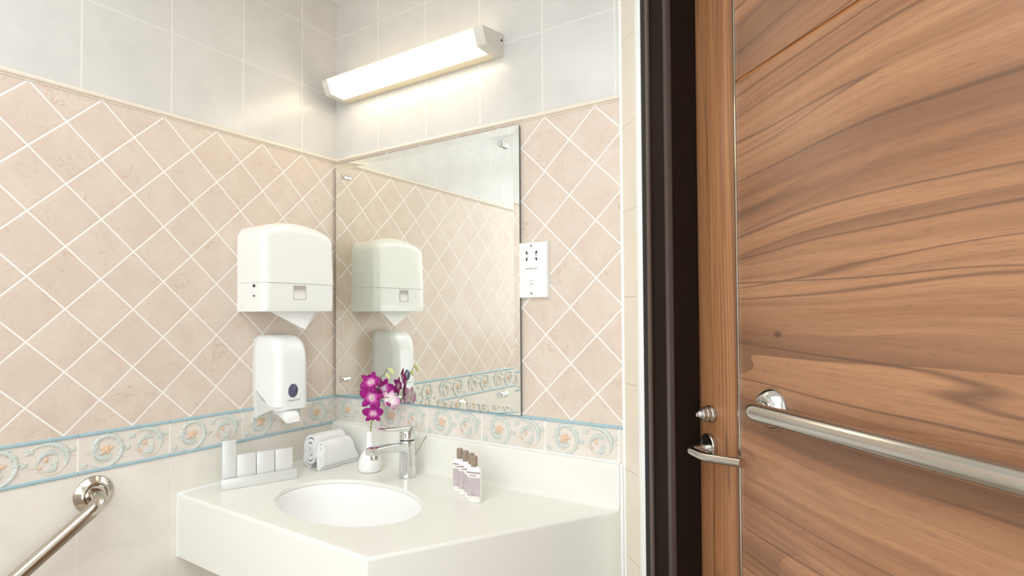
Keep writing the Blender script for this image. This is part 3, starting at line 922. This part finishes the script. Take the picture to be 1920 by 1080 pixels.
# ------------------------------------------------------------------ faucet
fx, fy = .396, -.082
fc = thing('basin_faucet', 'chrome single lever mixer tap on the vanity counter', 'faucet', (fx, fy, ZC + .0005), 0)
b = MB()
b.lathe([(.0240, 0), (.0246, .0008), (.0244, .003), (.0232, .02), (.0224, .05), (.0224, .088), (.0226, .101), (.0220, .1035), (.0195, .1045)], 40)
b.build('body', M['chrome'], fc, 50)
s_ = MB()
def sec(y, zlo, zhi, hw, r=.004):
    pts = []
    for cx, cz, a0 in ((hw - r, zhi - r, 0), (-hw + r, zhi - r, 90), (-hw + r, zlo + r, 180), (hw - r, zlo + r, 270)):
        for i in range(5):
            a = R(a0 + 90 * i / 4); pts.append((cx + r * math.cos(a), y, cz + r * math.sin(a)))
    return pts
s_.rings([sec(-.004, .066, .099, .0165), sec(-.018, .068, .099, .0165), sec(-.032, .079, .1005, .0165), sec(-.075, .084, .1045, .0168), sec(-.120, .0865, .1065, .0165), sec(-.1445, .0875, .1075, .0160), sec(-.1465, .0885, .1065, .0150, .003)], True, True)
so = s_.build('spout', M['chrome'], fc, 45)
a_ = MB(); a_.lathe([(.0105, 0), (.0110, -.001), (.0110, -.012), (.0098, -.0135), (0, -.0125)], 28, Matrix.Translation((0, -.128, .088)), cap=False); a_.build('aerator', M['satin'], so)
h_ = MB()
h_.lathe([(.0210, .1060), (.0220, .1068), (.0222, .112), (.0219, .124), (.0210, .134), (.0175, .1395), (.008, .1415), (0, .1418)], 36, None, cap=False)
h_.rings([sec(.012, .130, .1405, .0165, .003), sec(-.012, .130, .1430, .0175, .004), sec(-.035, .134, .1455, .0170, .004), sec(-.070, .1395, .1485, .0165, .0035), sec(-.103, .1445, .1512, .0160, .003), sec(-.1055, .1455, .1505, .0150, .002)], True, True)
h_.build('lever_handle', M['chrome'], fc, 45)
rd = MB(); rd.tube([(-.010, .022, .030), (.0395, .0325, .1075)], .0017, 12); rd.tube([(.036, .0318, .102), (.0425, .0332, .112)], .0028, 12)
rd.tube([(-.010, .022, .030), (-.010, .018, .028)], .003, 10)
rd.build('lift_rod', M['nickel'], fc)

# ------------------------------------------------------------------ vase with an orchid spray
vx, vy = .262, -.098
vs_ = thing('bud_vase', 'small white ceramic bud vase holding a purple orchid', 'vase', (vx, vy, ZC), 0)
v = MB(); v.lathe([(.0, .0004), (.0285, .0004), (.0318, .002), (.0340, .008), (.0346, .017), (.0335, .028), (.0300, .040), (.0235, .052), (.0160, .062), (.0120, .073), (.0102, .086), (.0098, .100), (.0102, .113), (.0110, .1165), (.0106, .1175), (.0088, .1165), (.0080, .105), (.0080, .09)], 48, cap=False)
v.build('vase_body', M['ceramic'], vs_, 60)

ox, oy, oz = vx + .002, vy, ZC + .10
oc = thing('orchid_spray', 'magenta orchid spray with white centres standing in the white bud vase', 'orchid', (ox, oy, oz), 0)
def oloc(x, y, z):
    k = min(1, max(0, (z - .95) / .05))      # spray pushed away from the camera along the line of sight, towards the corner
    return Vector((x - .036 * k - ox, y + .035 * k - oy, z - .007 * k - oz))
st = MB()
p0 = [oloc(.2635, -.098, .94), oloc(.2665, -.0985, .965), oloc(.276, -.101, 1.0), oloc(.285, -.105, 1.032), oloc(.294, -.106, 1.065)]
sp = smoothpath(p0, 8)
st.tube(sp, [.0021 - .0006 * i / len(sp) for i in range(len(sp))], 10); st.build('stem', M['green_stem'], oc)
st = MB()
sp = smoothpath([oloc(.294, -.106, 1.065), oloc(.305, -.105, 1.083), oloc(.309, -.105, 1.100), oloc(.314, -.104, 1.115), oloc(.328, -.104, 1.126), oloc(.332, -.104, 1.131), oloc(.340, -.104, 1.143)], 6)
st.tube(sp, .0011, 8)
st.tube(smoothpath([oloc(.294, -.106, 1.062), oloc(.315, -.098, 1.055), oloc(.338, -.094, 1.058)], 6), .0009, 8)
st.tube([oloc(.290, -.105, 1.06), oloc(.281, -.108, 1.075), oloc(.279, -.108, 1.088)], .0009, 8)
st.tube([oloc(.284, -.105, 1.030), oloc(.287, -.109, 1.012)], .0009, 8)
st.build('upper_stem', M['dull_stem'], oc)
def petal_pts(L, W, cup, n=9, m=7, tipr=.55):
    vs = []; fs = []; rad = []
    for i in range(n + 1):
        f = i / n
        w = W * (math.sin(PI * min(1, f * .86 + .05)) ** .7) * (1 - .10 * f)
        if i == n: w *= .5
        for j in range(m + 1):
            g = (j / m - .5) * 2
            x = g * w; z = f * L - (abs(g) ** 2) * L * .05 * f
            y = -cup * math.sin(f * PI * .6) * L + .18 * w * (g * g) + (.10 * L * f * f)
            vs.append((x, y, z)); rad.append(f)
    for i in range(n):
        for j in range(m):
            a = i * (m + 1) + j; fs.append((a, a + 1, a + m + 2, a + m + 1))
    return vs, fs, rad
def flower(pos, size, face, roll, pale=False, spread=1.0):
    """five petals and a lip, built as one blossom; face = direction the blossom looks"""
    f = Vector(face).normalized(); zup = Vector((0, 0, 1)); xx = (-f).cross(zup).normalized() * -1
    xx = zup.cross(-f).normalized(); 
    yy = -f; zz = xx.cross(yy).normalized(); xx = yy.cross(zz).normalized()
    Rm = Matrix((xx, yy, zz)).transposed().to_4x4()
    base = Matrix.Translation(pos) @ Rm @ Matrix.Rotation(roll, 4, 'Y')
    mb = MB(); rads = []
    for ang, L, W, tilt in ((0, 1.0, .40, .15), (74, 1.06, .62, .10), (-74, 1.06, .62, .10), (142, .95, .38, .25), (-142, .95, .38, .25)):
        vs, fs, rd_ = petal_pts(size * L, size * W * .68, .10)
        T = base @ Matrix.Rotation(R(ang * spread), 4, 'Y') @ Matrix.Rotation(R(14) * (1 + tilt), 4, 'X')
        mb.add(vs, fs, T); rads += rd_
    o = mb.build('blossom', M['petal_pale'] if pale else M['petal'], oc, 70)
    at = o.data.attributes.new('rad', 'FLOAT', 'POINT'); at.data.foreach_set('value', rads)
    sm = o.modifiers.new('t', 'SOLIDIFY'); sm.thickness = .0005
    l_ = MB()
    vs, fs, rd_ = petal_pts(size * .62, size * .22, -.25)
    T = base @ Matrix.Rotation(R(180), 4, 'Y') @ Matrix.Rotation(R(40), 4, 'X')
    l_.add(vs, fs, T); rl = list(rd_)
    lo = l_.build('lip', M['petal'], o, 70)
    at = lo.data.attributes.new('rad', 'FLOAT', 'POINT'); at.data.foreach_set('value', [x * 1.5 for x in rl])
    sm = lo.modifiers.new('t', 'SOLIDIFY'); sm.thickness = .0005
    c_ = MB(); c_.ball((0, 0, 0), (size * .10, size * .14, size * .12), base @ Matrix.Translation((0, -size * .12, 0))); c_.build('column', M['lip'], o)
    return o
flower(oloc(.279, -.110, 1.102), .036, (.55, -.80, .15), R(-18))
flower(oloc(.284, -.112, 1.056), .040, (.70, -.70, .05), R(48))
flower(oloc(.288, -.110, 1.008), .033, (.60, -.75, -.15), R(180), spread=.95)
flower(oloc(.338, -.094, 1.048), .035, (-.2, .85, .1), R(160), pale=True)
flower(oloc(.300, -.080, 1.080), .034, (-.35, .9, .1), R(20))
for a, b_, c_, r0 in (((.340, -.104, 1.143), (.352, -.100, 1.140), (.362, -.098, 1.126), .006), ((.332, -.104, 1.131), (.336, -.098, 1.122), (.344, -.096, 1.112), .0055)):
    bd = MB(); sp = smoothpath([oloc(*a), oloc(*b_), oloc(*c_)], 6); n = len(sp)
    bd.tube(sp, [max(.0008, r0 * math.sin(PI * min(.98, (i + .4) / n)) ** .8) for i in range(n)], 12); bd.build('bud', M['bud'], oc, 60)

# ------------------------------------------------------------------ rolled towels
def rolled(name, label, x, yf, w, hgt, L, lean, seed, slope):
    rnd = random.Random(seed)
    root = thing(name, label, 'towel', (x, yf, ZC + .0008), 0, 'rolled white hand towels')
    turns = 3.1; n = 150; th = .0078
    path = []
    for i in range(n + 1):
        f = i / n
        a = -PI / 2 - turns * 2 * PI * (1 - f)
        s = .05 + .95 * f ** .92
        rx = (w / 2 - th) * s; rz = (hgt / 2 - th) * (s ** .8)
        ca, sa = math.cos(a), math.sin(a)
        k = (abs(ca) ** 2.6 + abs(sa) ** 2.6) ** (-1 / 2.6)
        wig = 1 + .03 * math.sin(a * 3 + seed)
        path.append(Vector((rx * ca * k * wig, rz * sa * k)))
    outl = []; inn = []
    for i in range(n + 1):
        d = (path[min(i + 1, n)] - path[max(i - 1, 0)]).normalized(); nr = Vector((d.y, -d.x))
        outl.append(path[i] + nr * th / 2); inn.append(path[i] - nr * th / 2)
    sec_ = outl + inn[::-1]
    zmin = min(p.y for p in sec_)
    sec_ = [Vector((p.x + lean * (p.y - zmin), p.y - zmin)) for p in sec_]
    rings = []
    M_ = 14
    for j in range(M_ + 1):
        g = j / M_
        ring = []
        for p in sec_:
            z = p.y
            end = math.sin(g * PI) ** .25 if 0 < g < 1 else .94
            pin = .93 + .07 * end
            Lz = L - slope * (z / hgt)
            cx = lean * hgt / 2
            ring.append((cx + (p.x - cx) * pin + .0012 * math.sin(9 * g + z * 60 + seed), g * Lz + .0015 * math.sin(z * 130 + seed), max(0, hgt / 2 + (z - hgt / 2) * pin - (hgt / 2) * (1 - pin))))
        rings.append(ring)
    mb = MB(); N2 = len(sec_)
    mb.rings(rings, True, False)
    # close both ends between the layers
    half = n + 1
    for ring in (rings[0], rings[-1]):
        mb.add(ring, [(i, i + 1, N2 - 2 - i, N2 - 1 - i) for i in range(half - 1)])
    o = mb.build('towel_roll', M['towel'], root, 60)
    return root
rolled('rolled_towel', 'rolled white hand towel against the left wall, taller and behind', .086, -.176, .074, .113, .135, .08, 2, .03)
rolled('rolled_towel', 'rolled white hand towel nearest the vase, lower and in front', .1400, -.182, .046, .100, .145, .06, 5, .05)

# ------------------------------------------------------------------ metal amenity holder
ang = math.atan2(.936, .353)
ah = thing('amenity_holder', 'brushed metal holder with three square plates on counter by left wall', 'amenity holder', (.077, -.449, ZC + .0005), ang)
rl = MB(); rl.box((0, 0, 0), (.196, .003, .0275), .0006); rl.box((0, .003, 0), (.196, .028, .0030), .0006); rl.box((0, .003, .024), (.196, .0065, .0275), .0006)
rl.build('front_rail', M['brushed'], ah)
tp = MB(); tp.box((.0035, .009, .003), (.0375, .0125, .1275), .0006); tp.build('tall_plate', M['brushed_v'], ah)
for i in range(3):
    x0 = .0405 + i * .0492
    sq = MB(); sq.box((x0, .008, .003), (x0 + .0470, .026, .0860), .0006); sq.build('square_plate', M['brushed'], ah)

# ------------------------------------------------------------------ toiletry bottles
tb_pos = [(.684, -.1535), (.6615, -.1355), (.6335, -.1220), (.6055, -.1095)]
tb_lab = ['small white toiletry bottle at the near right end of the row of four', 'small white toiletry bottle second from the right, behind the nearest bottle',
          'small white toiletry bottle third from the right, mostly hidden', 'small white toiletry bottle at the far left end of the row of four']
def stad(hw, hd, n=8, p=3.2):
    return [(hw * math.copysign(abs(math.cos(a)) ** (2 / p), math.cos(a)), hd * math.copysign(abs(math.sin(a)) ** (2 / p), math.sin(a))) for a in [2 * PI * i / (4 * n) for i in range(4 * n)]]
def make_bottle():
    root = thing('toiletry_bottle', tb_lab[0], 'bottle', (*tb_pos[0], ZC + .0006), R(11), 'toiletry bottles on the counter')
    b = MB(); rings = []
    for s, z in ((.90, 0), (.97, .0012), (1, .004), (1, .077), (.97, .0815), (.86, .0845), (.55, .0858), (.5, .087)):
        rings.append([(x * s, y * (s if s > .9 else s * 1.0), z) for x, y in stad(.0185, .0082)])
    b.rings(rings); b.build('bottle_body', M['bottle'], root, 50)
    cp = MB(); cp.lathe([(.0079, .0862), (.0083, .0868), (.0083, .1090), (.0079, .1108), (.0066, .1114), (0, .1115)], 28, None, cap=False)
    cp.build('cap', M['capbrown'], root, 40)
    lb = MB()
    pts = [(x, y) for x, y in stad(.0187, .0084, 12) if y < -.0045]
    pts.sort()
    pts = [(x, y) for x, y in pts if abs(x) < .0175]
    lb.rings([[(x, y - .0001, z) for x, y in pts] for z in (.0075, .074)], False, False)
    lo = lb.build('label', M['label'], root, 50)
    e = MB()
    for rr in (.0036,):
        e.tube([(rr * math.cos(a), -.00865, .0275 + rr * math.sin(a)) for a in [2 * PI * i / 20 for i in range(21)]], .00028, 6)
    e.build('emblem', M['grey_print'], lo)
    for nm, lo_, hi_ in (('caption', (-.0075, -.00875, .0200), (.0085, -.0084, .0208)), ('caption', (-.0045, -.00875, .0170), (.0050, -.0084, .0178)), ('heading', (-.009, -.00875, .0645), (.009, -.0084, .0662))):
        e = MB(); e.box(lo_, hi_); e.build(nm, M['grey_print'], lo)
    return root
b0 = make_bottle()
for i in range(1, 4):
    r = b0.copy(); C.objects.link(r); r.location = (*tb_pos[i], ZC + .0006); r['label'] = tb_lab[i]
    for ch in list(b0.children):
        c = ch.copy(); C.objects.link(c); c.parent = r
        for g_ in ch.children:
            d = g_.copy(); C.objects.link(d); d.parent = c

# ------------------------------------------------------------------ light
def area(name, loc, target, size, power, col=(1, 1, 1)):
    L = bpy.data.lights.new(name, 'AREA'); L.shape = 'RECTANGLE'; L.size = size[0]; L.size_y = size[1]
    L.energy = power; L.color = col
    o = bpy.data.objects.new(name, L); C.objects.link(o); o.location = loc
    d = Vector(target) - Vector(loc); o.rotation_euler = d.to_track_quat('-Z', 'Y').to_euler()
    return o
area('ceiling_light', (.95, -1.35, CEIL - .02), (.95, -1.35, 0), (1.1, 1.1), 12, (.86, .94, 1.0))
area('soft_fill', (1.0, -2.5, 1.75), (.4, -.1, 1.65), (1.3, 1.3), 15.8, (.87, .95, 1.0))  # added fill from behind the camera, not a lamp of the room
area('low_fill', (1.75, -1.75, .75), (.5, -.35, .75), (.7, .9), 7.5, (.87, .95, 1.0))  # added low fill that lifts the lower tiles and counter front
w = bpy.data.worlds.new('world'); bpy.context.scene.world = w; w.use_nodes = True
w.node_tree.nodes['Background'].inputs[0].default_value = (1, 1, 1, 1); w.node_tree.nodes['Background'].inputs[1].default_value = .3

# ------------------------------------------------------------------ camera
cam = bpy.data.cameras.new('camera'); co = bpy.data.objects.new('camera', cam); C.objects.link(co)
cam.sensor_width = 36; cam.sensor_fit = 'HORIZONTAL'
F, CX, CY = 1068.65, 927.06, 565.11
cam.lens = F / 1920 * 36
cam.shift_x = (960 - CX) / 1920; cam.shift_y = (CY - 540) / 1920
cam.clip_start = .01
yaw, pitch, roll = R(-33.993), R(1.170), R(-.329)
fw = Vector((math.sin(yaw) * math.cos(pitch), math.cos(yaw) * math.cos(pitch), math.sin(pitch)))
r_ = Vector((math.cos(yaw), -math.sin(yaw), 0)); u_ = r_.cross(fw)
rr = r_ * math.cos(roll) + u_ * math.sin(roll); uu = -r_ * math.sin(roll) + u_ * math.cos(roll)
Mx = Matrix((rr, uu, -fw)).transposed().to_4x4(); Mx.translation = (1.517, -1.296, 1.30)
co.matrix_world = Mx
sc = bpy.context.scene; sc.camera = co
sc.view_settings.view_transform = 'Standard'; sc.view_settings.look = 'None'
sc.view_settings.exposure = 0; sc.view_settings.gamma = 1
sc.cycles.max_bounces = 10; sc.cycles.diffuse_bounces = 6; sc.cycles.glossy_bounces = 6
sc.cycles.use_denoising = True; sc.cycles.sample_clamp_indirect = 6
